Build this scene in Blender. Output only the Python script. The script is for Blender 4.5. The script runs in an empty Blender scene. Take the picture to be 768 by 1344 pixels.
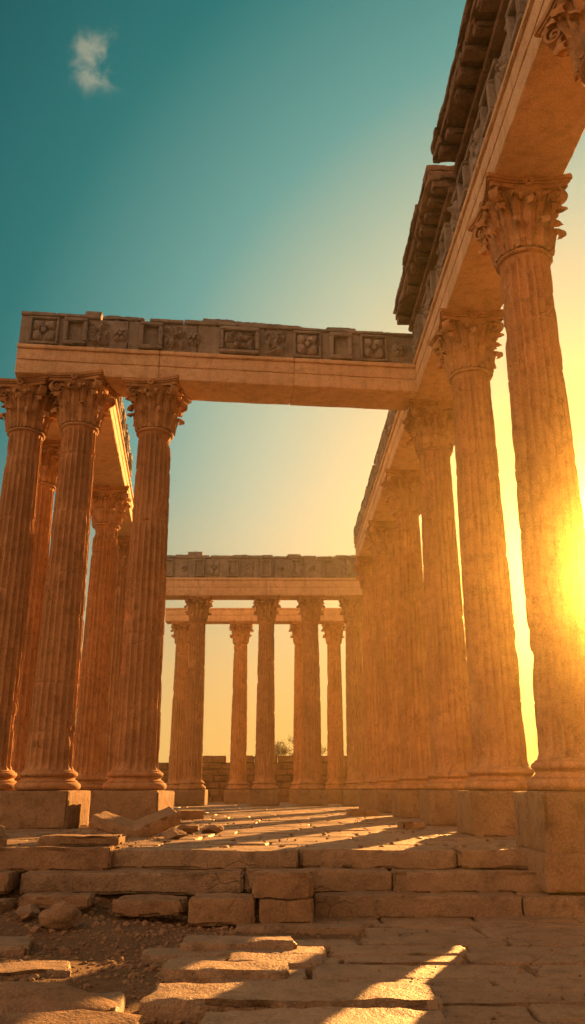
import bpy, bmesh, math, random
from mathutils import Vector, Matrix, noise
random.seed(7)
R = random.random
U = random.uniform
SC = bpy.context.scene
SC.view_settings.view_transform = 'Standard'
SC.view_settings.look = 'None'
SC.view_settings.exposure = 0

SUN_AZ = math.radians(22.6)
SUN_EL = math.radians(13.2)
S = Vector((math.sin(SUN_AZ)*math.cos(SUN_EL), math.cos(SUN_AZ)*math.cos(SUN_EL), math.sin(SUN_EL)))

# ------------------------------------------------------------ mesh builder
class MB:
    def __init__(s):
        s.v = []; s.f = []; s.m = []; s.s = []
    def add(s, vs, fs, mat=0, smooth=True):
        o = len(s.v)
        s.v.extend(vs)
        for f in fs:
            s.f.append(tuple(i+o for i in f)); s.m.append(mat); s.s.append(smooth)
    def mesh(s, name, mats, sharp=32):
        me = bpy.data.meshes.new(name)
        me.from_pydata([tuple(v) for v in s.v], [], s.f)
        for m in mats: me.materials.append(m)
        me.polygons.foreach_set('material_index', s.m)
        me.polygons.foreach_set('use_smooth', s.s)
        me.update()
        if sharp: me.set_sharp_from_angle(angle=math.radians(sharp))
        return me
    def obj(s, name, mats, sharp=32):
        return link(name, s.mesh(name, mats, sharp))

def link(name, me, loc=(0,0,0), rotz=0, parent=None):
    o = bpy.data.objects.new(name, me)
    o.location = loc; o.rotation_euler = (0,0,rotz)
    SC.collection.objects.link(o)
    if parent: o.parent = parent
    return o

def axis_pts(h, e, seg):
    L = 2*(h-e)
    n = max(1, int(round(L/seg)))
    return [-h] + [-h+e+L*i/n for i in range(n+1)] + [h]

def rblock(mb, c, size, rotz=0.0, mat=0, amp=0.012, edge=0.02, seg=0.35, M=None, tilt=(0,0), chip=1.0, rough=0.0):
    h = [size[0]/2, size[1]/2, size[2]/2]
    e = min(edge*1.1, min(h)*0.45)
    ax = [axis_pts(h[i], e, seg) for i in range(3)]
    off = Vector((U(-99,99), U(-99,99), U(-99,99)))
    T = Matrix.Translation(c) @ Matrix.Rotation(rotz,4,'Z') @ Matrix.Rotation(tilt[0],4,'X') @ Matrix.Rotation(tilt[1],4,'Y')
    if M is not None: T = M @ T
    def disp(p):
        ext = [abs(abs(p[i])-h[i])<1e-6 for i in range(3)]
        n = sum(ext)
        q = Vector(p)
        if n >= 2:
            k = noise.noise(q*1.7+off)
            k2 = noise.noise(q*6.1+off)
            d = edge*(0.18 + chip*(1.8*max(0,k-0.08)+1.3*max(0,k2-0.05)))*(1.35 if n==3 else 1)
            for i in range(3):
                if ext[i]: q[i] -= math.copysign(min(d, h[i]*0.6), p[i])
        q = q + noise.noise_vector(Vector(p)*1.3+off)*amp + noise.noise_vector(Vector(p)*4+off)*amp*0.4
        if rough: q = q + noise.noise_vector(Vector(p)*9+off)*rough
        return T @ q
    for a in range(3):
        b, cc = (a+1)%3, (a+2)%3
        for sgn in (-1, 1):
            vs = []; fs = []
            nb, nc = len(ax[b]), len(ax[cc])
            for i in range(nb):
                for j in range(nc):
                    p = [0,0,0]; p[a] = sgn*h[a]; p[b] = ax[b][i]; p[cc] = ax[cc][j]
                    vs.append(disp(p))
            for i in range(nb-1):
                for j in range(nc-1):
                    q = (i*nc+j, (i+1)*nc+j, (i+1)*nc+j+1, i*nc+j+1)
                    fs.append(q if sgn>0 else q[::-1])
            mb.add(vs, fs, mat, True)

_bm = bmesh.new(); bmesh.ops.create_icosphere(_bm, subdivisions=4, radius=1)
ICO4 = ([v.co.copy() for v in _bm.verts], [tuple(v.index for v in f.verts) for f in _bm.faces]); _bm.free()
_bm = bmesh.new(); bmesh.ops.create_icosphere(_bm, subdivisions=1, radius=1)
ICO1 = ([v.co.copy() for v in _bm.verts], [tuple(v.index for v in f.verts) for f in _bm.faces]); _bm.free()

def rock(mb, c, size, rotz=0, mat=0, rough=0.12):
    off = Vector((U(-99,99), U(-99,99), U(-99,99)))
    planes = []
    for i in range(11):
        n = Vector((U(-1,1),U(-1,1),U(-1,1))).normalized(); planes.append((n, U(0.55,0.85)))
    T = Matrix.Translation(c) @ Matrix.Rotation(rotz,4,'Z')
    vs = []
    for v in ICO4[0]:
        q = v.copy()*1.05
        for n,d in planes:
            k = q.dot(n)
            if k > d: q -= n*(k-d)*0.96
        q += v*noise.noise(v*2+off)*rough + v*noise.noise(v*7+off)*rough*0.35
        vs.append(T @ Vector((q.x*size[0], q.y*size[1], q.z*size[2])))
    mb.add(vs, ICO4[1], mat, True)

# ------------------------------------------------------------ materials
def stone(name, c1, c2, c3, rough=0.88, bump=0.5, streak=0.5, crack=0.5, fine=38.0, grit=0.6, pits=0.2):
    m = bpy.data.materials.new(name); m.use_nodes = True
    nt = m.node_tree; N = nt.nodes; L = nt.links
    bs = N['Principled BSDF']; bs.inputs['Roughness'].default_value = rough
    bs.inputs['Specular IOR Level'].default_value = 0.25
    geo = N.new('ShaderNodeNewGeometry')
    def nz(scale, detail=3, rgh=0.6, vec=None):
        n = N.new('ShaderNodeTexNoise'); n.inputs['Scale'].default_value = scale
        n.inputs['Detail'].default_value = detail; n.inputs['Roughness'].default_value = rgh
        L.new(vec if vec else geo.outputs['Position'], n.inputs['Vector']); return n.outputs['Fac']
    def ramp(inp, a, b, c=0, d=1):
        r = N.new('ShaderNodeMapRange'); r.inputs['From Min'].default_value = a; r.inputs['From Max'].default_value = b
        r.inputs['To Min'].default_value = c; r.inputs['To Max'].default_value = d
        L.new(inp, r.inputs['Value']); return r.outputs['Result']
    def mix(f, A, B, mode='MIX'):
        x = N.new('ShaderNodeMix'); x.data_type = 'RGBA'; x.blend_type = mode
        if isinstance(f,(int,float)): x.inputs[0].default_value = f
        else: L.new(f, x.inputs[0])
        for k,s_ in ((6,A),(7,B)):
            if isinstance(s_, tuple): x.inputs[k].default_value = (*s_,1)
            else: L.new(s_, x.inputs[k])
        return x.outputs[2]
    def math_(op, a, b):
        x = N.new('ShaderNodeMath'); x.operation = op
        for k,s_ in ((0,a),(1,b)):
            if isinstance(s_,(int,float)): x.inputs[k].default_value = s_
            else: L.new(s_, x.inputs[k])
        return x.outputs[0]
    mid = nz(4.5, 5, 0.7)
    col = mix(ramp(nz(0.9,2), 0.38, 0.62), c1, c2)
    col = mix(ramp(mid, 0.48, 0.74), col, c3)
    if streak > 0:
        mp = N.new('ShaderNodeMapping'); mp.inputs['Scale'].default_value = (5,5,0.35)
        L.new(geo.outputs['Position'], mp.inputs['Vector'])
        st = ramp(nz(1.0, 3, 0.6, mp.outputs[0]), 0.48, 0.75)
        col = mix(math_('MULTIPLY', st, streak), col, tuple(x*0.42 for x in c2))
    g = ramp(nz(fine, 3, 0.75), 0.3, 0.7)
    gm = ramp(g, 0, 1, 1-grit*0.5, 1+grit*0.3)
    vm_ = N.new('ShaderNodeVectorMath'); vm_.operation='SCALE'; L.new(col, vm_.inputs[0]); L.new(gm, vm_.inputs['Scale'])
    col = vm_.outputs[0]
    h = math_('ADD', mid, math_('MULTIPLY', g, 0.14))
    if crack > 0:
        wn = N.new('ShaderNodeTexNoise'); wn.inputs['Scale'].default_value = 2.0; wn.inputs['Detail'].default_value = 2
        L.new(geo.outputs['Position'], wn.inputs['Vector'])
        wv = N.new('ShaderNodeVectorMath'); wv.operation = 'MULTIPLY_ADD'
        L.new(wn.outputs['Color'], wv.inputs[0]); wv.inputs[1].default_value = (0.6,0.6,0.6); L.new(geo.outputs['Position'], wv.inputs[2])
        vo = N.new('ShaderNodeTexVoronoi'); vo.feature = 'DISTANCE_TO_EDGE'; vo.inputs['Scale'].default_value = 0.7
        L.new(wv.outputs[0], vo.inputs['Vector'])
        ck = ramp(vo.outputs['Distance'], 0, 0.008, 1, 0)
        ckm = math_('MULTIPLY', math_('MULTIPLY', ck, ramp(nz(0.6,1), 0.52, 0.6)), crack)
        col = mix(ckm, col, tuple(x*0.3 for x in c3))
        h = math_('SUBTRACT', h, math_('MULTIPLY', ckm, 0.3))
    if pits > 0:
        vp = N.new('ShaderNodeTexVoronoi'); vp.inputs['Scale'].default_value = 22
        L.new(geo.outputs['Position'], vp.inputs['Vector'])
        pit = ramp(vp.outputs['Distance'], 0.1, 0.35, 1, 0)
        h = math_('SUBTRACT', h, math_('MULTIPLY', math_('MULTIPLY', pit, ramp(mid, 0.5, 0.6)), pits))
    bp = N.new('ShaderNodeBump'); bp.inputs['Strength'].default_value = bump; bp.inputs['Distance'].default_value = 0.06
    L.new(h, bp.inputs['Height']); L.new(bp.outputs[0], bs.inputs['Normal'])
    L.new(col, bs.inputs['Base Color'])
    return m

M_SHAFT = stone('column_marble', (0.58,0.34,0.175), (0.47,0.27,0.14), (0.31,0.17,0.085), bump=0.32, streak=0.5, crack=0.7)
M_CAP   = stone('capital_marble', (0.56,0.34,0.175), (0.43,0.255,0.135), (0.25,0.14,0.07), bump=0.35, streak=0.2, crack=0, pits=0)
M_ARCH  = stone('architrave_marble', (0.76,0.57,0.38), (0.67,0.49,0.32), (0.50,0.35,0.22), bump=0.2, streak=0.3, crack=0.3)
M_FRZ   = stone('frieze_limestone', (0.38,0.35,0.33), (0.29,0.27,0.255), (0.18,0.16,0.15), bump=0.6, streak=0.4, crack=0)
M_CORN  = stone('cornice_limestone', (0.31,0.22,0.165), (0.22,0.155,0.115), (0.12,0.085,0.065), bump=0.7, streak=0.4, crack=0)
M_BLOCK = stone('pedestal_limestone', (0.38,0.26,0.16), (0.30,0.20,0.125), (0.19,0.125,0.08), bump=0.7, streak=0.2, crack=0.4)
M_PAVE  = stone('paving_limestone', (0.42,0.31,0.21), (0.32,0.24,0.165), (0.18,0.135,0.095), bump=0.9, streak=0, crack=0.6, rough=0.55)
M_DIRT  = stone('dirt', (0.25,0.165,0.10), (0.18,0.12,0.07), (0.29,0.20,0.125), bump=1.0, streak=0.0, crack=0.0, fine=60, grit=1.0, rough=0.95, pits=0)
M_WALL  = stone('wall_stone', (0.27,0.16,0.10), (0.20,0.12,0.075), (0.13,0.08,0.055), bump=0.7, streak=0.2, crack=0, pits=0)
M_HILL  = stone('hazy_hill', (0.45,0.28,0.15), (0.40,0.25,0.14), (0.33,0.21,0.12), bump=0.2, streak=0, crack=0, fine=0.5, pits=0)  # orange distance haze is put into the hill colour

def leafmat():
    m = bpy.data.materials.new('shrub_leaf'); m.use_nodes = True
    N = m.node_tree.nodes; b = N['Principled BSDF']
    n = N.new('ShaderNodeTexNoise'); n.inputs['Scale'].default_value = 3
    r = N.new('ShaderNodeValToRGB'); r.color_ramp.elements[0].color = (0.05,0.04,0.015,1); r.color_ramp.elements[1].color = (0.16,0.10,0.04,1)
    g = N.new('ShaderNodeNewGeometry')
    m.node_tree.links.new(g.outputs['Position'], n.inputs['Vector'])
    m.node_tree.links.new(n.outputs['Fac'], r.inputs[0]); m.node_tree.links.new(r.outputs[0], b.inputs['Base Color'])
    b.inputs['Roughness'].default_value = 0.8
    return m
M_LEAF = leafmat()

# ------------------------------------------------------------ column
PED = 0.77; BASE_H = 0.42; CAP_H = 1.30; TOP = 10.77
def lathe(mb, prof, n, mat, off, amp=0.006):
    vs = []; fs = []
    for (r,z) in prof:
        for i in range(n):
            a = 2*math.pi*i/n
            p = Vector((r*math.cos(a), r*math.sin(a), z))
            k = noise.noise(p*3+off)
            rr = r + amp*k - 0.05*max(0, k-0.35)
            vs.append(Vector((rr*math.cos(a), rr*math.sin(a), z)))
    for j in range(len(prof)-1):
        for i in range(n):
            i2 = (i+1)%n
            fs.append((j*n+i, j*n+i2, (j+1)*n+i2, (j+1)*n+i))
    mb.add(vs, fs, mat, True)

def make_column(idx):
    random.seed(100+idx*13)
    off = Vector((U(-99,99), U(-99,99), U(-99,99)))
    mb = MB()
    rblock(mb, (0,0,PED/2-0.005), (1.50,1.50,PED-0.0), 0, 1, amp=0.012, edge=0.035, seg=0.13, chip=1.4, rough=0.004)
    pr = []
    def tor(rc, zc, rad, a0=-90, a1=90, n=9):
        for i in range(n+1):
            a = math.radians(a0+(a1-a0)*i/n); pr.append((rc+rad*math.cos(a), zc+rad*math.sin(a)))
    pr.append((0.3, PED-0.01)); pr.append((0.60, PED-0.01))
    tor(0.625, PED+0.085, 0.085)
    pr += [(0.635,PED+0.175),(0.635,PED+0.195),(0.60,PED+0.21),(0.575,PED+0.235),(0.575,PED+0.255),(0.60,PED+0.275),(0.605,PED+0.28)]
    tor(0.58, PED+0.335, 0.052)
    pr += [(0.575,PED+0.39),(0.575,PED+0.41),(0.535,PED+0.43),(0.50,PED+0.46)]
    lathe(mb, pr, 56, 0, off, 0.008)
    z0 = PED+BASE_H; z1 = TOP-CAP_H
    joints = []
    z = z0+U(0.7,1.4)
    while z < z1-0.7:
        joints.append(z); z += U(0.95,1.9)
    zs = [z0+(z1-z0)*i/84 for i in range(85)]
    zs = [q for q in zs if all(abs(q-j)>0.05 for j in joints)]
    for j in joints: zs += [j-0.03, j-0.006, j+0.006, j+0.03]
    zs.sort()
    NF = 20; prof = [0,0.14,0.20,0.34,0.57,0.80,0.94]
    n = NF*len(prof)
    drum = [(U(-.005,.005),U(-.005,.005),U(-.004,.004)) for _ in range(len(joints)+1)]
    vs=[]; fs=[]
    for z in zs:
        t = (z-z0)/(z1-z0)
        r0 = 0.515 - 0.095*t**1.35
        if t < 0.012: r0 += 0.03*(1-t/0.012)
        fade = min(1, max(0,(z-z0-0.06)/0.10))*min(1, max(0,(z1-0.10-z)/0.08))
        fade = math.sqrt(fade)
        di = sum(1 for j in joints if z>j)
        dx,dy,dr = drum[di]
        jd = min([abs(z-j) for j in joints]+[9])
        for f in range(NF):
            for a_ in prof:
                a = 2*math.pi*(f+a_)/NF
                ca, sa = math.cos(a), math.sin(a)
                p = Vector((r0*ca, r0*sa, z))
                if a_ <= 0.14: fl = 0
                else: fl = math.sin(math.pi*(a_-0.14)/0.86)**0.6
                n1 = noise.noise(p*0.9+off); n2 = noise.noise(p*3.1+off); n3 = noise.noise(Vector((p.x*7,p.y*7,p.z*5))+off)
                wear = max(0, min(1, (n1+0.45*n2-0.40)*3.2))
                if jd < 0.2: wear = max(wear, max(0,min(1,(n2+0.25*n3-0.20)*4))*(1-jd/0.2))
                r = r0+dr - 0.072*fade*fl*(1-0.7*wear) - 0.022*wear
                r -= 0.020*max(0, n3-0.10)*(1.8 if a_<=0.14 else 0.2)
                if n1 + n2*0.8 > 0.72: r -= 0.08*min(1,(n1+n2*0.8-0.72)*4)
                if jd < 0.01: r -= 0.014 + 0.02*max(0,n2)
                elif jd < 0.035: r -= 0.001+0.012*max(0,n3)
                vs.append(Vector((r*ca+dx, r*sa+dy, z)))
    for j in range(len(zs)-1):
        for i in range(n):
            i2 = (i+1)%n
            fs.append((j*n+i, j*n+i2, (j+1)*n+i2, (j+1)*n+i))
    mb.add(vs, fs, 0, True)
    # ---- capital
    cz = z1
    lathe(mb, [(0.40,cz-0.06),(0.44,cz-0.055),(0.475,cz-0.035),(0.48,cz-0.01),(0.46,cz+0.02),(0.42,cz+0.03),(0.415,cz+0.2),(0.425,cz+0.5),(0.46,cz+0.8),(0.53,cz+0.98),(0.62,cz+1.07),(0.64,cz+1.13),(0.3,cz+1.14)], 48, 2, off, 0.01)
    def leaf(ang, zb, h, w0, rb, lean, rho, curl):
        nt, ns = 22, 9
        vs=[]; fs=[]
        brk = U(0.78,1.0) if R()<0.3 else 1.0
        for i in range(nt):
            t = i/(nt-1)*brk
            if t < 0.68:
                k = t/0.68
                rr = rb + lean*k**1.4; zz = zb + (h-rho)*k
            else:
                ph = (t-0.68)/0.32*math.radians(curl)
                rr = rb+lean+rho*(1-math.cos(ph)); zz = zb+(h-rho)+rho*math.sin(ph)
            w = w0*(0.72+0.38*math.sin(math.pi*min(1,t**0.8)))*(1-0.45*t**4)
            w *= 1-0.30*abs(math.cos(t*math.pi*4.5))
            for j in range(ns):
                s_ = -1+2*j/(ns-1)
                rel = 0.040*(1-abs(s_))+0.018*math.cos(s_*math.pi*3) - 0.045*s_*s_*(0.5+t)
                rel += 0.014*math.cos(t*math.pi*9)*abs(s_)
                r_ = rr+rel
                a = ang + s_*w/rb*0.9
                p = Vector((r_*math.cos(a), r_*math.sin(a), cz+zz))
                p += noise.noise_vector(p*5+off)*0.012
                vs.append(p)
        for i in range(nt-1):
            for j in range(ns-1):
                fs.append((i*ns+j, i*ns+j+1, (i+1)*ns+j+1, (i+1)*ns+j))
        mb.add(vs, fs, 2, True)
    for k in range(8):
        leaf(math.radians(45*k+22.5), 0.03, 0.48, 0.155, 0.46, 0.07, 0.085, 215)
        leaf(math.radians(45*k), 0.03, 0.84, 0.150, 0.45, 0.10, 0.095, 215)
    for k in range(8):
        leaf(math.radians(45*k+22.5), 0.45, 0.52, 0.10, 0.47, 0.15, 0.07, 190)
    def ribbon(path, width, th, ang):
        ca,sa = math.cos(ang), math.sin(ang)
        vs=[]; fs=[]
        m = len(path)
        for i,(r,z) in enumerate(path):
            a = path[max(0,i-1)]; b = path[min(m-1,i+1)]
            t = Vector((b[0]-a[0], b[1]-a[1])).normalized(); nn = Vector((-t.y,t.x))
            wd = width*(1-0.35*i/m)
            for sw, sn in ((-1,-1),(1,-1),(1,1),(-1,1)):
                rr = r+nn.x*th*sn; zz = z+nn.y*th*sn
                x = rr*ca - sw*wd*sa; y = rr*sa + sw*wd*ca
                vs.append(Vector((x,y,cz+zz)))
        for i in range(m-1):
            for q in range(4):
                q2=(q+1)%4
                fs.append((i*4+q,i*4+q2,(i+1)*4+q2,(i+1)*4+q))
        fs.append((0,1,2,3)); fs.append(((m-1)*4+3,(m-1)*4+2,(m-1)*4+1,(m-1)*4))
        mb.add(vs, fs, 2, False)
    for k in range(4):
        ang = math.radians(45+90*k)
        if R() < 0.12: continue
        path = [(0.47,0.55),(0.49,0.68),(0.53,0.82),(0.59,0.94),(0.66,1.03)]
        C = (0.745,0.975)
        for i in range(26):
            f = i/25
            a = math.radians(125 - 560*f); rad = 0.130*(1-f)+0.022
            path.append((C[0]+rad*math.cos(a), C[1]+rad*math.sin(a)))
        ribbon(path, 0.095, 0.020, ang)
        rock(mb, (C[0]*math.cos(ang), C[0]*math.sin(ang), cz+C[1]), (0.085,0.085,0.08), 0, 2, 0.1)
    for k in range(4):
        ang = math.radians(90*k)
        for sg in (-1,1):
            a2 = ang+sg*0.22
            path=[(0.47,0.6),(0.50,0.78),(0.54,0.90)]
            for i in range(14):
                f=i/13; a=math.radians(130-420*f); rad=0.075*(1-f)+0.015
                path.append((0.60+rad*math.cos(a), 0.93+rad*math.sin(a)))
            ribbon(path, 0.05, 0.012, a2)
        for q in range(6):
            aa = q*math.pi/3
            ca,sa = math.cos(ang),math.sin(ang)
            ox = 0.655; oy = 0.055*math.cos(aa); oz = 1.18+0.055*math.sin(aa)
            vs=[]
            for v in ICO1[0]:
                p = Vector((v.x*0.045+ox, v.y*0.045+oy, v.z*0.045+oz+cz))
                vs.append(Vector((p.x*ca-p.y*sa, p.x*sa+p.y*ca, p.z)))
            mb.add(vs, ICO1[1], 2, True)
    def abacus(h, zlo, zhi):
        pts=[]
        for k in range(4):
            A = math.pi/2*k
            for i in range(11):
                s_ = -0.9+1.8*i/10
                x = s_*h*1.04; y = -h*(1.02-0.17*(1-s_*s_))
                pts.append((x*math.cos(A)-y*math.sin(A), x*math.sin(A)+y*math.cos(A)))
        m=len(pts); vs=[]; fs=[]
        for zz in (zlo,(zlo+zhi)/2,zhi):
            for x,y in pts:
                p = Vector((x,y,cz+zz)); k = noise.noise(p*2.3+off)
                f = 1-0.02*k-0.10*max(0,k-0.3)
                vs.append(Vector((x*f,y*f,cz+zz)))
        for j in range(2):
            for i in range(m):
                i2=(i+1)%m; fs.append((j*m+i,j*m+i2,(j+1)*m+i2,(j+1)*m+i))
        fs.append(tuple(range(m))[::-1]); fs.append(tuple(range(2*m,3*m)))
        mb.add(vs, fs, 2, False)
    abacus(0.68, 1.10, 1.18); abacus(0.72, 1.183, 1.22); abacus(0.755, 1.223, 1.30)
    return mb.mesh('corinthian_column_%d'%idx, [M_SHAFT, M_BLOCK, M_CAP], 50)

COLS = [make_column(i) for i in range(4)]
def column(x, y, v=None, dz=0.0, rot=None):
    v = random.randrange(4) if v is None else v
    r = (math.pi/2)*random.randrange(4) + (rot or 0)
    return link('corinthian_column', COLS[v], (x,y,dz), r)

random.seed(5)
def rowx(y): return 4.25-0.018*y
RY = [3.8, 8.0, 12.2, 16.4, 20.8, 25.9, 31.4, 36.6]
for i,y in enumerate(RY):
    column(rowx(y), y, i%4, dz=0.0007*i, rot=0.018)
column(-3.55, 19.50, 1, 0.0, -0.10)
column(-5.42, 19.20, 2, 0.002, -0.10)
column(-6.88, 19.50, 3, -0.004, -0.10)
column(-7.65, 23.4, 0, 0, 0.12)
column(-6.50, 27.4, 1, 0, 0.12)
column(-7.25, 33.4, 2, 0, 0.12)
column(-8.0, 39.5, 3, 0, 0.12)
for i,x in enumerate((-5.15,-1.42,1.0,3.3)):
    column(x, 44.4, (i+1)%4)
for i,x in enumerate((-6.9,-3.25,0.55,2.6,4.6)):
    column(x, 51.6, (i+2)%4)

# ------------------------------------------------------------ entablature
def relief(mb, M, side, u, z, w, h, kind, face_v, mat, depth=0.15):
    nu, nz_ = 28, 24
    off = Vector((U(-99,99), U(-99,99), U(-99,99)))
    vs=[]; fs=[]
    for i in range(nu):
        for j in range(nz_):
            a = -1+2*i/(nu-1); b = -1+2*j/(nz_-1)
            r = math.hypot(a,b); th = math.atan2(b,a)
            edge = max(0, min(1, (1-max(abs(a),abs(b)))*5))
            if kind == 'rosette':
                k = max(0, 1-r)**0.5*(0.45+0.55*abs(math.cos(th*3))) if r>0.28 else 0.95
                if 0.24<r<0.32: k = 0.15
            elif kind == 'cross':
                k = max(0, abs(math.sin(th*2))**0.7)*(1 if r<1.15 else 0)*(0.95-0.35*abs(r-0.6))
                if r<0.26: k = 1
                elif r<0.36: k = 0.1
            else:
                k = 0.5+1.5*noise.noise(Vector((a*2.2,b*2.2,0))+off)+0.8*noise.noise(Vector((a*5,b*5,0))+off)
                k = max(0,k)
            d = depth*k*edge + 0.02*noise.noise(Vector((a*4,b*4,3))+off)*edge - 0.01*(1-edge)
            vs.append(M @ Vector((u+a*w/2, side*(face_v+d), z+b*h/2)))
    for i in range(nu-1):
        for j in range(nz_-1):
            q=(i*nz_+j,(i+1)*nz_+j,(i+1)*nz_+j+1,i*nz_+j+1)
            fs.append(q if side<0 else q[::-1])
    mb.add(vs, fs, mat, True)

def frame(mb, M, side, u, z, w, h, fv, mat, b=0.11, pr=0.13):
    for (cu,cz_,sw,sh) in ((0,h/2-b/2,w,b),(0,-h/2+b/2,w,b),(-w/2+b/2,0,b,h-2*b),(w/2-b/2,0,b,h-2*b)):
        rblock(mb, (u+cu, side*(fv+pr/2-0.01), z+cz_), (sw,pr+0.02,sh), 0, mat, amp=0.006, edge=0.022, seg=0.12, M=M, chip=1.5)

def entab(name, p0, p1, w, arch_h=0.80, frz_h=0.92, sides=(-1,), frieze=True, panels=None, joints=None, z0=10.765, frange=None, crown=True, rubble=1.0):
    mb = MB()
    d = Vector((p1[0]-p0[0], p1[1]-p0[1])); Lg = d.length; ang = math.atan2(d.y,d.x)
    M = Matrix.Translation((p0[0],p0[1],0)) @ Matrix.Rotation(ang,4,'Z')
    js = [0]+(joints or [])+[Lg]
    for a,b in zip(js[:-1], js[1:]):
        L_ = b-a; c = (a+b)/2
        zz = z0; dw = U(-0.004,0.004)
        hs = [arch_h*0.46, arch_h*0.40, arch_h*0.14]
        ws = [w, w+0.03, w+0.13]
        for k,(hh,ww) in enumerate(zip(hs,ws)):
            rblock(mb, (c,0,zz+hh/2), (L_-0.008, ww+dw, hh-0.002), 0, 0, amp=0.006, edge=0.018, seg=0.16, M=M, chip=1.3)
            zz += hh
    zt = z0+arch_h
    if frieze:
        fa, fb = frange or (0,Lg)
        u = fa
        while u < fb-0.05:
            l = min(U(1.1,2.0), fb-u)
            if fb-u-l < 0.5: l = fb-u
            rblock(mb, (u+l/2,0,zt+frz_h*0.44), (l-0.012, w-0.06+U(-.012,.012), frz_h*0.88-0.004), 0, 1, amp=0.01, edge=0.02, seg=0.12, M=M, rough=0.006)
            u += l
        u = fa
        while crown and u < fb-0.05:
            l = min(U(0.5,1.3), fb-u)
            if fb-u-l < 0.3: l = fb-u
            hh = frz_h*0.10*U(0.8,1.4)
            if R() < 0.86:
                rblock(mb, (u+l/2,0,zt+frz_h*0.88+hh/2-0.002), (l-0.015, w+0.08+U(-.05,.03), hh), 0, 1, amp=0.014, edge=0.03, seg=0.11, M=M, rough=0.008)
                if R() < 0.55*rubble:
                    h2 = U(0.05,0.15)
                    rblock(mb, (u+l/2+U(-.1,.1),U(-.1,.1),zt+frz_h*0.88+hh+h2/2-0.015), (l*U(.5,.95), w*U(.6,.95), h2), U(-.05,.05), 1, amp=0.03, edge=0.06, seg=0.08, M=M, chip=1.8, rough=0.02)
            u += l
        fv = w/2-0.03
        zc = zt+frz_h*0.44; ph = frz_h*0.80
        if panels is None:
            panels = []
            u = fa+0.55; k = 0
            seq = ['frame','rosette','frame','cross','frame','relief','frame','rosette']
            while u < fb-0.4:
                panels.append((u, seq[k%8])); u += U(0.82,1.0); k += 1
        for (u,kind) in panels:
            for sd in sides:
                if kind == 'frame':
                    frame(mb, M, sd, u, zc, 0.60, ph, fv, 1)
                elif kind == 'big':
                    frame(mb, M, sd, u, zc, 1.05, ph, fv, 1)
                    relief(mb, M, sd, u, zc, 0.84, ph-0.2, 'relief', fv, 1)
                elif kind == 'framex':
                    frame(mb, M, sd, u, zc, 0.74, ph, fv, 1, b=0.06, pr=0.09)
                    relief(mb, M, sd, u, zc, 0.60, ph-0.16, 'cross', fv, 1, 0.13)
                elif kind == 'rosette':
                    relief(mb, M, sd, u, zc, 0.42, 0.42, 'rosette', fv, 1)
                else:
                    relief(mb, M, sd, u, zc, 0.60, ph-0.1, kind, fv, 1, 0.11)
    return mb, M, Lg

random.seed(21)
FP0 = (-7.08,19.12); FP1 = (3.26,20.22)
pan = [(0.62,'framex'),(1.42,'frame'),(1.98,'relief'),(2.55,'rosette'),(3.35,'frame'),(3.95,'relief'),(4.45,'rosette'),
       (5.65,'big'),(6.6,'relief'),(7.45,'framex'),(8.35,'frame'),(9.25,'framex'),(9.95,'rosette')]
mb,M,Lg = entab('front', FP0, FP1, 1.16, arch_h=0.80, frz_h=0.98, panels=pan, joints=[3.6,7.1], sides=(-1,1))
rblock(mb, (1.75,0,12.74), (0.42,0.5,0.26), 0.1, 1, amp=0.03, edge=0.05, seg=0.08, M=M, rough=0.02)
rblock(mb, (1.4,0.1,12.60), (0.9,0.8,0.14), 0.0, 1, amp=0.02, edge=0.05, seg=0.08, M=M, rough=0.02)
for u,l,hh in ((2.6,1.1,.14),(5.1,.9,.20),(6.0,1.0,.18),(6.9,.9,.14),(8.4,.8,.17),(9.0,.4,.1)):
    rblock(mb, (u,0,12.53+hh/2), (l,0.85,hh), 0, 1, amp=0.05, edge=0.08, seg=0.07, M=M, chip=2, rough=0.03)
mb.obj('entablature', [M_ARCH, M_FRZ])

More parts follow.
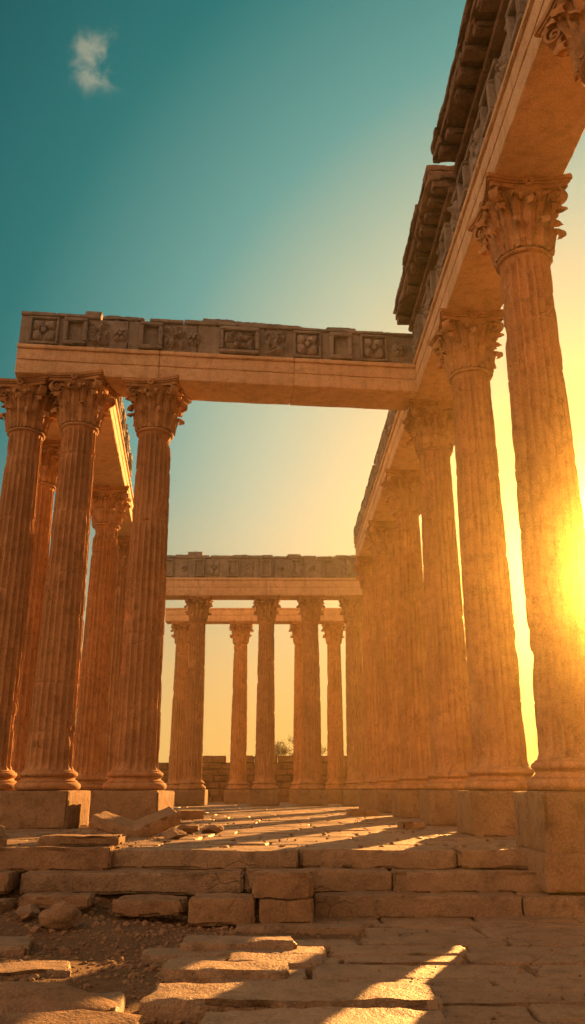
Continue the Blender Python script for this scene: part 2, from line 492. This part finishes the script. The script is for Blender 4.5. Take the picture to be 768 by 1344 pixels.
y0, y1 = 1.8, 37.3
jt = [y-y0 for y in RY if y-y0 > 0.5 and y1-y > 0.5]
mb,M,Lg = entab('right', (rowx(y0),y0), (rowx(y1),y1), 1.20, arch_h=0.9, frz_h=0.92, sides=(1,-1), joints=jt, rubble=0.6)
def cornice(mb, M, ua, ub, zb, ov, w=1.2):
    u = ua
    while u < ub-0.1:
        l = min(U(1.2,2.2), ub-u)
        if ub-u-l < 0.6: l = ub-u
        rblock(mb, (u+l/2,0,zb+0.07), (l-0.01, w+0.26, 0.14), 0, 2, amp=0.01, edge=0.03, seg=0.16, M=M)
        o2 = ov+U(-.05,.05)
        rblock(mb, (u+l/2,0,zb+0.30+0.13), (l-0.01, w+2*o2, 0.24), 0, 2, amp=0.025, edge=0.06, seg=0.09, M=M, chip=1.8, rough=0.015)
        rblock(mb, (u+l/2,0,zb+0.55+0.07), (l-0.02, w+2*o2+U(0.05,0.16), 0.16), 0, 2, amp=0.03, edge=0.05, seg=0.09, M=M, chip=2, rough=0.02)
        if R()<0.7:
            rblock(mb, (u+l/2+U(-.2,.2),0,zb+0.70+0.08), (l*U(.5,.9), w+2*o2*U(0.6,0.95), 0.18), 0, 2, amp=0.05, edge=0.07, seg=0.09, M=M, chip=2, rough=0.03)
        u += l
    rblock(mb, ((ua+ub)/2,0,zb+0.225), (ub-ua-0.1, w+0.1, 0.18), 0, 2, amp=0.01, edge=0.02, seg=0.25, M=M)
    u = ua+0.15
    while u < ub-0.1:
        for sd in (-1,1):
            if R() < 0.9:
                ln = ov*U(0.75,0.92)
                rblock(mb, (u, sd*(w/2+ln/2), zb+0.215), (0.24, ln+0.06, 0.175), 0, 2, amp=0.02, edge=0.04, seg=0.08, M=M, chip=1.8)
        u += 0.47
zb = 10.765+1.82+0.02
cornice(mb, M, 0.1, 13.75-y0, zb+0.05, 0.52)
cornice(mb, M, 14.15-y0, 19.75-y0, zb, 0.50)
for k in range(14):
    u = U(20.2,36.5)-y0
    rblock(mb, (u,U(-.2,.2),zb+0.06), (U(.4,1.2),U(.5,1.0),U(.12,.3)), U(-.1,.1), 2, amp=0.05, edge=0.07, seg=0.1, M=M, chip=1.8)
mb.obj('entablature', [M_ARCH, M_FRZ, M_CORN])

mb,M,Lg = entab('side', (-5.52,19.95), (-8.05,40.2), 1.10, joints=[7.6,13.6], frange=(0,8.6), sides=(-1,))
mb.obj('entablature', [M_ARCH, M_FRZ])
mb,M,Lg = entab('outer', (-6.98,20.1), (-7.75,24.3), 1.0, frieze=False)
mb.obj('entablature', [M_ARCH, M_FRZ])
mb,M,Lg = entab('far', (-7.4,44.4), (4.15,44.5), 1.16, arch_h=1.0, frz_h=1.25, joints=[2.25,5.98,8.4], sides=(-1,1))
rblock(mb, (2.0,0,13.15), (0.8,0.8,0.30), 0, 1, amp=0.03, edge=0.05, seg=0.12, M=M)
mb.obj('entablature', [M_ARCH, M_FRZ])
mb,M,Lg = entab('back', (-8.0,51.6), (5.4,51.6), 1.0, arch_h=0.85, frieze=False, joints=[4.7,8.5,10.6])
mb.obj('architrave_beam', [M_ARCH, M_FRZ])

# ------------------------------------------------------------ stone wall
random.seed(3)
mb = MB()
z = -0.05; row = 0
while z < 2.75:
    hh = U(0.36,0.50); x = -24+U(0,0.6)
    while x < 9:
        l = U(0.6,1.4)
        if z < 2.3 or R() < 0.8:
            rblock(mb, (x+l/2, 57.0+U(-.04,.04), z+hh/2), (l-0.03, 0.7, hh-0.03), 0, 0, amp=0.03, edge=0.04, seg=0.4)
        x += l
    z += hh
rblock(mb, (-7.5,57.05,1.2), (32.4,0.5,2.5), 0, 0, amp=0.01, edge=0.02, seg=2)
mb.obj('stone_wall', [M_WALL])

mb = MB()
random.seed(9)
def branch(p, d, ln, r, depth):
    q = p + d*ln
    ax = d.orthogonal().normalized(); ay = d.cross(ax)
    vs=[]
    for (c,rr) in ((p,r),(q,r*0.6)):
        for i in range(5):
            a = 2*math.pi*i/5; vs.append(c+(ax*math.cos(a)+ay*math.sin(a))*rr)
    mb.add(vs, [(i,(i+1)%5,5+(i+1)%5,5+i) for i in range(5)], 0, True)
    if depth == 0:
        for k in range(14):
            c = q + Vector((U(-.28,.28),U(-.28,.28),U(-.2,.2)))
            a = Vector((U(-1,1),U(-1,1),U(-1,1))).normalized()*0.05; b = a.orthogonal().normalized()*0.025
            mb.add([c-a,c+b,c+a,c-b],[(0,1,2,3)],1,False)
        return
    for k in range(3 if depth>1 else 4):
        nd = (d + Vector((U(-1.1,1.1),U(-.9,.9),U(-.2,.45)))).normalized()
        branch(q, nd, ln*U(.55,.8), r*0.6, depth-1)
branch(Vector((-0.2,59.5,0)), Vector((0.05,0,1)), 1.5, 0.07, 4)
branch(Vector((0.9,59.8,0)), Vector((0.1,0,1)), 1.4, 0.07, 4)
branch(Vector((1.9,59.6,0)), Vector((-0.1,0,1)), 1.3, 0.07, 4)
mb.obj('shrub', [M_WALL, M_LEAF])

# ------------------------------------------------------------ floor, steps, paving
def paving(mb, x0,x1,y0,y1,z, dr, lr, th, zv, gap, skip=None, seg=0.4, amp=0.012, edge=0.02, mat=0, rough=0.0):
    y = y0
    while y < y1:
        d = U(*dr); x = x0+U(-0.5,0)
        while x < x1:
            l = U(*lr)
            if not (skip and skip(x+l/2,y+d/2)):
                rblock(mb, (x+l/2, y+d/2, z-th/2+U(-zv,zv)), (l-gap, d-gap*U(.7,1.3), th), U(-.015,.015), mat, amp=amp, edge=edge, seg=seg, tilt=(U(-.008,.008),U(-.008,.008)), rough=rough, chip=1.4)
            x += l
        y += d
random.seed(11)
mb = MB()
paving(mb, -13.5, 7.0, 12.62, 30, 0.0, (0.6,1.1), (0.9,2.1), 0.16, 0.010, 0.025, seg=0.2, edge=0.03)
paving(mb, -13.5, 7.0, 30, 58, 0.0, (0.8,1.4), (1.2,2.6), 0.16, 0.008, 0.03, seg=0.8)
rblock(mb, (-3.2, 35.4, -0.42), (20.6,45.6,0.70), 0, 1, amp=0.0, edge=0.02, seg=3)
mb.obj('temple_floor', [M_PAVE, M_DIRT])

random.seed(15)
mb = MB()
def steprow(x0,x1,yf,dep,zt,th,lr):
    x = x0
    while x < x1:
        l = U(*lr)
        rblock(mb, (x+l/2, yf+dep/2+U(-.04,.04), zt-th/2+U(-.014,.014)), (l-0.02,dep,th), U(-.01,.01), 0, amp=0.022, edge=0.032, seg=0.075, chip=1.8, rough=0.008)
        x += l
steprow(-2.45, 7.2, 12.10, 0.56, 0.0, 0.235, (1.2,2.6))
steprow(-3.55, 7.4, 11.70, 0.75, -0.225, 0.26, (1.5,3.0))
steprow(0.28, 7.6, 11.28, 0.80, -0.475, 0.28, (1.6,2.8))
steprow(-12, -3.9, 12.2, 0.6, -0.1, 0.30, (1.2,2.2))
mb.obj('temple_steps', [M_PAVE])

def single(name, c, size, rz=0, mat=M_PAVE, **k):
    b = MB(); rblock(b, (0,0,0), size, 0, 0, **k)
    return link(name, b.mesh(name,[mat]), c, rz)
random.seed(31)
single('pedestal_footing', (rowx(12.2)+0.02,12.2,-0.22), (1.72,1.72,0.46), 0.018, M_BLOCK, amp=0.015, edge=0.04, seg=0.12)
single('pedestal_footing', (rowx(8)+0.02,8.0,-0.36), (1.72,1.72,0.76), 0.018, M_BLOCK, amp=0.015, edge=0.04, seg=0.15)
single('pedestal_footing', (rowx(3.8)+0.02,3.8,-0.36), (1.72,1.72,0.76), 0.018, M_BLOCK, amp=0.015, edge=0.04, seg=0.15)

fb = dict(amp=0.026, edge=0.04, seg=0.06, chip=1.7, rough=0.01)
B = 'fallen_stone_block'
single(B, (-0.08,11.10,-0.60), (0.66,0.5,0.29), 0.03, M_BLOCK, **fb)
single(B, (-0.11,11.12,-0.315), (0.72,0.52,0.29), -0.04, M_BLOCK, **fb)
single(B, (-0.85,11.10,-0.60), (0.80,0.55,0.30), 0.02, M_BLOCK, **fb)
single(B, (-3.25,12.35,-0.10), (1.62,0.8,0.30), 0.02, M_BLOCK, **fb)
single(B, (-3.02,12.75,0.10), (1.15,0.55,0.13), -0.03, M_BLOCK, **fb)
single(B, (-4.25,12.3,0.02), (0.5,0.5,0.36), 0.2, M_BLOCK, **fb)
single(B, (-4.2,11.75,-0.36), (1.1,0.6,0.26), 0.05, M_BLOCK, **fb)
single(B, (-2.9,11.15,-0.50), (0.85,0.5,0.14), 0.1, M_BLOCK, **fb)
single(B, (-1.75,11.2,-0.56), (0.85,0.5,0.18), -0.06, M_BLOCK, **fb)
single(B, (-3.7,11.05,-0.58), (0.6,0.5,0.18), -0.2, M_BLOCK, **fb)
o = single('fallen_stone_slab', (-2.50,15.9,0.20), (0.85,0.7,0.22), 0.5, M_BLOCK, **fb); o.rotation_euler = (0.15,-0.36,0.35)
o = single('fallen_stone_slab', (-3.12,15.9,0.16), (0.95,0.6,0.20), -0.3, M_BLOCK, **fb); o.rotation_euler = (0.1,0.30,-0.2)
def srock(c, s, rz):
    b = MB(); rock(b, (0,0,0), s, 0, 0); return link('rock', b.mesh('rock',[M_BLOCK]), c, rz)
srock((-2.62,10.35,-0.56), (0.25,0.20,0.17), 0.4)
srock((-3.1,10.7,-0.60), (0.24,0.17,0.13), 1.4)
srock((-3.6,10.2,-0.64), (0.16,0.13,0.09), 2.4)
srock((-2.0,15.0,0.07), (0.24,0.18,0.12), 2.0)
srock((-1.95,16.6,0.08), (0.22,0.22,0.12), 1.0)
srock((-1.55,17.0,0.06), (0.26,0.2,0.10), 1.0)
srock((-3.6,17.2,0.15), (0.3,0.3,0.2), 0.2)
srock((-4.5,13.2,0.1), (0.3,0.25,0.2), 1.2)
single(B, (2.5,18.6,0.06), (0.5,0.4,0.16), 0.3, M_BLOCK, **fb)
single(B, (2.2,27.5,0.08), (0.9,0.5,0.22), 0.2, M_BLOCK, **fb)
single(B, (-2.9,24.5,0.10), (0.7,0.6,0.3), 0.5, M_BLOCK, **fb)

random.seed(44)
mb = MB()
GZ = -0.73
def skipR(x,y):
    lim = -1.1 + 0.55*noise.noise(Vector((x*0.0,y*1.1,2))) + (0.35 if y>10 else 0)
    return x < lim or (abs(x-0.35)<0.55 and 10.0<y<10.6) or (y>11.2)
paving(mb, -2.2, 9.5, 7.35, 11.3, GZ+0.015, (0.35,0.75), (0.8,2.0), 0.16, 0.014, 0.045, skip=skipR, seg=0.08, amp=0.014, edge=0.026, rough=0.005)
paving(mb, 0.9, 9.5, 3.0, 7.3, GZ+0.01, (0.45,0.8), (0.9,1.9), 0.16, 0.014, 0.04, seg=0.09, amp=0.014, edge=0.025, rough=0.005)
for (x,y,lx,ly,th,zz,rz) in ((0.0,7.0,2.2,0.62,0.20,0.075,-0.02),(0.25,6.3,1.7,0.6,0.18,0.05,0.03),(-1.3,5.9,1.2,0.7,0.16,0.02,0.05),
        (-1.7,6.95,0.9,0.6,0.2,0.02,0.10),(-0.55,9.35,1.15,0.5,0.16,0.06,0.04),(-0.6,8.15,1.1,0.45,0.16,0.05,-0.05),(-0.15,8.6,0.9,0.4,0.14,0.03,0.0),
        (-3.2,9.4,1.0,0.6,0.14,0.03,0.2),(-4.2,8.4,1.3,0.8,0.14,0.02,-0.1),(-2.4,8.3,0.8,0.5,0.12,0.0,0.3)):
    rblock(mb, (x,y,GZ+zz-th/2+0.02), (lx,ly,th), rz, 0, amp=0.03, edge=0.04, seg=0.06, chip=1.8, rough=0.008)
mb.obj('stone_paving', [M_PAVE])
b = MB(); rock(b,(0,0,0),(1.0,0.5,0.20),0,0,0.1); link('rock', b.mesh('rock',[M_BLOCK]), (-2.3,6.75,GZ-0.02), 0.1)
b = MB(); rock(b,(0,0,0),(0.7,0.4,0.16),0,0,0.1); link('rock', b.mesh('rock',[M_BLOCK]), (-1.55,6.2,GZ-0.02), 0.5)

def gl(near, step, far):
    a=[0.0]
    while a[-1] < near: a.append(a[-1]+step)
    s_=step
    while a[-1] < far: s_*=1.35; a.append(a[-1]+s_)
    return [-q for q in a[:0:-1]]+a
gx = [q for q in gl(5.2, 0.06, 4000)]
gy = [q+9.0 for q in gl(4.5, 0.06, 4000)]
def gh(x,y):
    n = noise.noise(Vector((x*0.8,y*0.8,0)))*0.04+noise.noise(Vector((x*3,y*3,4)))*0.018+noise.noise(Vector((x*9,y*9,4)))*0.010
    fall = 1 if (abs(x)<12 and -6<y<25) else 0.0
    m = 0
    if x < -1.4 and 9.0 < y < 14 and x>-9: m = 0.30*min(1,(-1.4-x)/1.5)*max(0,min(1,(y-9.6)/2.4))
    return GZ-0.045+n*fall+m*(1+n*8)
vs=[Vector((x,y,gh(x,y))) for x in gx for y in gy]
ny=len(gy); fs=[(i*ny+j,(i+1)*ny+j,(i+1)*ny+j+1,i*ny+j+1) for i in range(len(gx)-1) for j in range(ny-1)]
mb=MB(); mb.add(vs,fs,0,True); mb.obj('ground',[M_DIRT],0)

random.seed(77)
mb=MB()
def pebble(x,y,z,s_):
    off=Vector((U(-9,9),U(-9,9),U(-9,9))); A=Matrix.Rotation(U(0,6.28),3,'Z')
    sx,sy,sz=s_*U(.7,1.3),s_*U(.7,1.2),s_*U(.45,.8)
    vs=[]
    for v in ICO1[0]:
        q=v*(1+0.5*noise.noise(v*1.5+off)); q=A@Vector((q.x*sx,q.y*sy,q.z*sz)); vs.append(Vector((x,y,z))+q)
    mb.add(vs,ICO1[1],0,False)
for i in range(6500):
    x=U(-5.2,-0.6) if R()<0.85 else U(-0.8,1.2); y=U(6.4,12.2)
    s_=0.008+0.028*R()**3+ (0.03 if R()<0.04 else 0)
    pebble(x,y,gh(x,y)+s_*0.2,s_)
for i in range(1500):
    x=U(-5,4.5); y=12.6+14*R()**1.6
    if x>-1.8 and R()<0.75: continue
    pebble(x,y,0.012,0.008+0.035*R()**3)
for i in range(350):
    x=U(-1,5); y=U(6.5,11.2); pebble(x,y,GZ+0.03,0.006+0.02*R()**3)
mb.obj('gravel',[M_BLOCK],0)

mb=MB(); vs=[];fs=[]
nA,nB=70,8
for i in range(nA+1):
    az=math.radians(11+ 60*i/nA)
    hgt=(16+26*noise.noise(Vector((i*0.07,0,5)))+5*noise.noise(Vector((i*0.4,0,8))))*min(1,i/8)+6*min(1,i/6)
    for j in range(nB+1):
        d=420+45*j
        z=-4+max(0,hgt+3)*math.sin(math.pi*0.5*min(1,j/5))*(1+0.1*noise.noise(Vector((i*.3,j*.7,1))))
        vs.append(Vector((d*math.sin(az),d*math.cos(az),z)))
for i in range(nA):
    for j in range(nB):
        fs.append((i*(nB+1)+j,(i+1)*(nB+1)+j,(i+1)*(nB+1)+j+1,i*(nB+1)+j+1))
mb.add(vs,fs,0,True); mb.obj('hills',[M_HILL],0)

# ------------------------------------------------------------ scattering haze volume, added over the site for the sun's glow
mb = MB()
X0,X1,Y0,Y1,Z0,Z1 = -45,60,-12,75,-3,24
vv=[Vector((x,y,z)) for x in (X0,X1) for y in (Y0,Y1) for z in (Z0,Z1)]
mb.add(vv,[(0,1,3,2),(4,6,7,5),(0,4,5,1),(2,3,7,6),(0,2,6,4),(1,5,7,3)],0,False)
mh = bpy.data.materials.new('glow_scatter'); mh.use_nodes=True
N=mh.node_tree.nodes; N.remove(N['Principled BSDF'])
vs_=N.new('ShaderNodeVolumeScatter'); vs_.inputs['Color'].default_value=(1,0.92,0.35,1); vs_.inputs['Density'].default_value=0.0015; vs_.inputs['Anisotropy'].default_value=0.94
mh.node_tree.links.new(vs_.outputs[0], N['Material Output'].inputs['Volume'])
mb.obj('glow_haze',[mh],0)

# ------------------------------------------------------------ world
w = bpy.data.worlds.new("World"); SC.world = w; w.use_nodes = True
nt = w.node_tree; N = nt.nodes; L = nt.links
bg = N['Background']
tc = N.new('ShaderNodeTexCoord')
sky = N.new('ShaderNodeTexSky'); sky.sky_type='NISHITA'; sky.sun_disc=False
sky.sun_elevation=SUN_EL; sky.sun_rotation=SUN_AZ; sky.air_density=1.4; sky.dust_density=3; sky.ozone_density=3
def vm(op,a,b):
    x=N.new('ShaderNodeVectorMath'); x.operation=op
    for k,s_ in ((0,a),(1,b)):
        if isinstance(s_,(tuple,Vector)): x.inputs[k].default_value=tuple(s_)
        else: L.new(s_,x.inputs[k])
    return x
def mt(op,a,b=0.0,clamp=False):
    x=N.new('ShaderNodeMath'); x.operation=op; x.use_clamp=clamp
    for k,s_ in ((0,a),(1,b)):
        if isinstance(s_,(int,float)): x.inputs[k].default_value=s_
        else: L.new(s_,x.inputs[k])
    return x.outputs[0]
def mr(v,a,b,c=0,d=1,smooth=False):
    x=N.new('ShaderNodeMapRange'); x.inputs[1].default_value=a;x.inputs[2].default_value=b;x.inputs[3].default_value=c;x.inputs[4].default_value=d
    if smooth: x.interpolation_type='SMOOTHSTEP'
    L.new(v,x.inputs[0]); return x.outputs[0]
def mixc(f,a,b,mode='MIX'):
    x=N.new('ShaderNodeMix'); x.data_type='RGBA'; x.blend_type=mode
    if isinstance(f,(int,float)): x.inputs[0].default_value=f
    else: L.new(f,x.inputs[0])
    for k,s_ in ((6,a),(7,b)):
        if isinstance(s_,tuple): x.inputs[k].default_value=(*s_,1)
        else: L.new(s_,x.inputs[k])
    return x.outputs[2]
D = vm('NORMALIZE', tc.outputs['Generated'], (0,0,0)).outputs[0]
dot = vm('DOT_PRODUCT', D, tuple(S)).outputs['Value']
ang = mt('DIVIDE', mt('ARCCOSINE', mt('MINIMUM', dot, 0.99999)), math.pi)
cr = N.new('ShaderNodeValToRGB'); L.new(ang, cr.inputs[0])
stops = [(0,(1.0,0.55,0.08)),(8,(1.0,0.62,0.16)),(16,(0.92,0.68,0.32)),(25,(0.54,0.58,0.38)),(34,(0.14,0.36,0.31)),(44,(0.018,0.18,0.175)),(59,(0.001,0.060,0.072)),(85,(0.02,0.09,0.10)),(115,(1.0,0.50,0.24)),(180,(1.0,0.50,0.25))]  # warm end stops are fill added to the sky behind the camera
el = cr.color_ramp.elements
el[0].position=0; el[0].color=(*stops[0][1],1); el[1].position=1; el[1].color=(*stops[-1][1],1)
for d_,c in stops[1:-1]:
    e=el.new(d_/180); e.color=(*c,1)
sep = N.new('ShaderNodeSeparateXYZ'); L.new(D, sep.inputs[0])
hz = mr(sep.outputs['Z'], 0.0, 0.38, 1, 0, True)
near = mr(ang, 0.14, 0.5, 1, 0.25)
col = mixc(mt('MULTIPLY', mt('MULTIPLY', hz, near),1.0), cr.outputs[0], (1.0,0.53,0.12))
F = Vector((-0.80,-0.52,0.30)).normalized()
fill_lobe = mr(vm('DOT_PRODUCT', D, tuple(F)).outputs['Value'], 0.45, 1.0, 0.0, 1.0, True)  # added bright sky area, rear left, as fill on camera-facing stone
back = mt('ADD', mr(ang, 0.5, 0.75, 1, 0.24, True), mt('MULTIPLY', fill_lobe, 1.15))
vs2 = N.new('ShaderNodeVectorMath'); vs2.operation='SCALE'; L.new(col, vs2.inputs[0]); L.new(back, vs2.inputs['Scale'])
halo = mr(ang, 0.0, 0.07, 1, 0, True)
col = mixc(halo, vs2.outputs[0], (7.0,3.0,0.35))
nis = mixc(1.0, sky.outputs[0], (0.10,0.10,0.10), 'MULTIPLY')
col = mixc(0.02, col, nis)
cd = Vector((-0.245,0.778,0.845)).normalized()
dv = vm('SUBTRACT', D, tuple(cd)).outputs[0]
cn = N.new('ShaderNodeTexNoise'); cn.inputs['Scale'].default_value=30; cn.inputs['Detail'].default_value=8; cn.inputs['Roughness'].default_value=0.58; cn.inputs['Distortion'].default_value=0.3
L.new(D, cn.inputs['Vector'])
ln = vm('LENGTH', dv, (0,0,0)).outputs['Value']
cf = mr(mt('ADD', cn.outputs['Fac'], mr(ln,0.0,0.05,0.24,-0.12)), 0.50, 0.90, 0, 1, True)
cf = mt('MULTIPLY', mt('MULTIPLY', cf, mr(ln,0.015,0.052,1,0,True)), 0.62)
col = mixc(cf, col, (0.58,0.50,0.34))
col = mixc(mr(sep.outputs['Z'], -0.02, 0.0, 1, 0), col, (0.30,0.17,0.08))
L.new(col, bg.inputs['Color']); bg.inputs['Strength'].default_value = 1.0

sd = bpy.data.lights.new('sun','SUN'); sd.energy=20.0; sd.angle=math.radians(0.5); sd.color=(1.0,0.42,0.10)
so = bpy.data.objects.new('sun', sd); SC.collection.objects.link(so)
so.rotation_euler = S.to_track_quat('Z','Y').to_euler(); so.location=(20,60,30)

cam = bpy.data.cameras.new('camera'); co = bpy.data.objects.new('camera', cam); SC.collection.objects.link(co)
cam.sensor_fit='VERTICAL'; cam.sensor_height=36; cam.lens=36*1080/1344
cam.clip_start=0.05; cam.clip_end=9000
co.location=(0,0,0.80); co.rotation_euler=(math.radians(90+18.6),0,0)
SC.camera=co
print('verts', sum(len(o.data.vertices) for o in SC.objects if o.type=='MESH'))
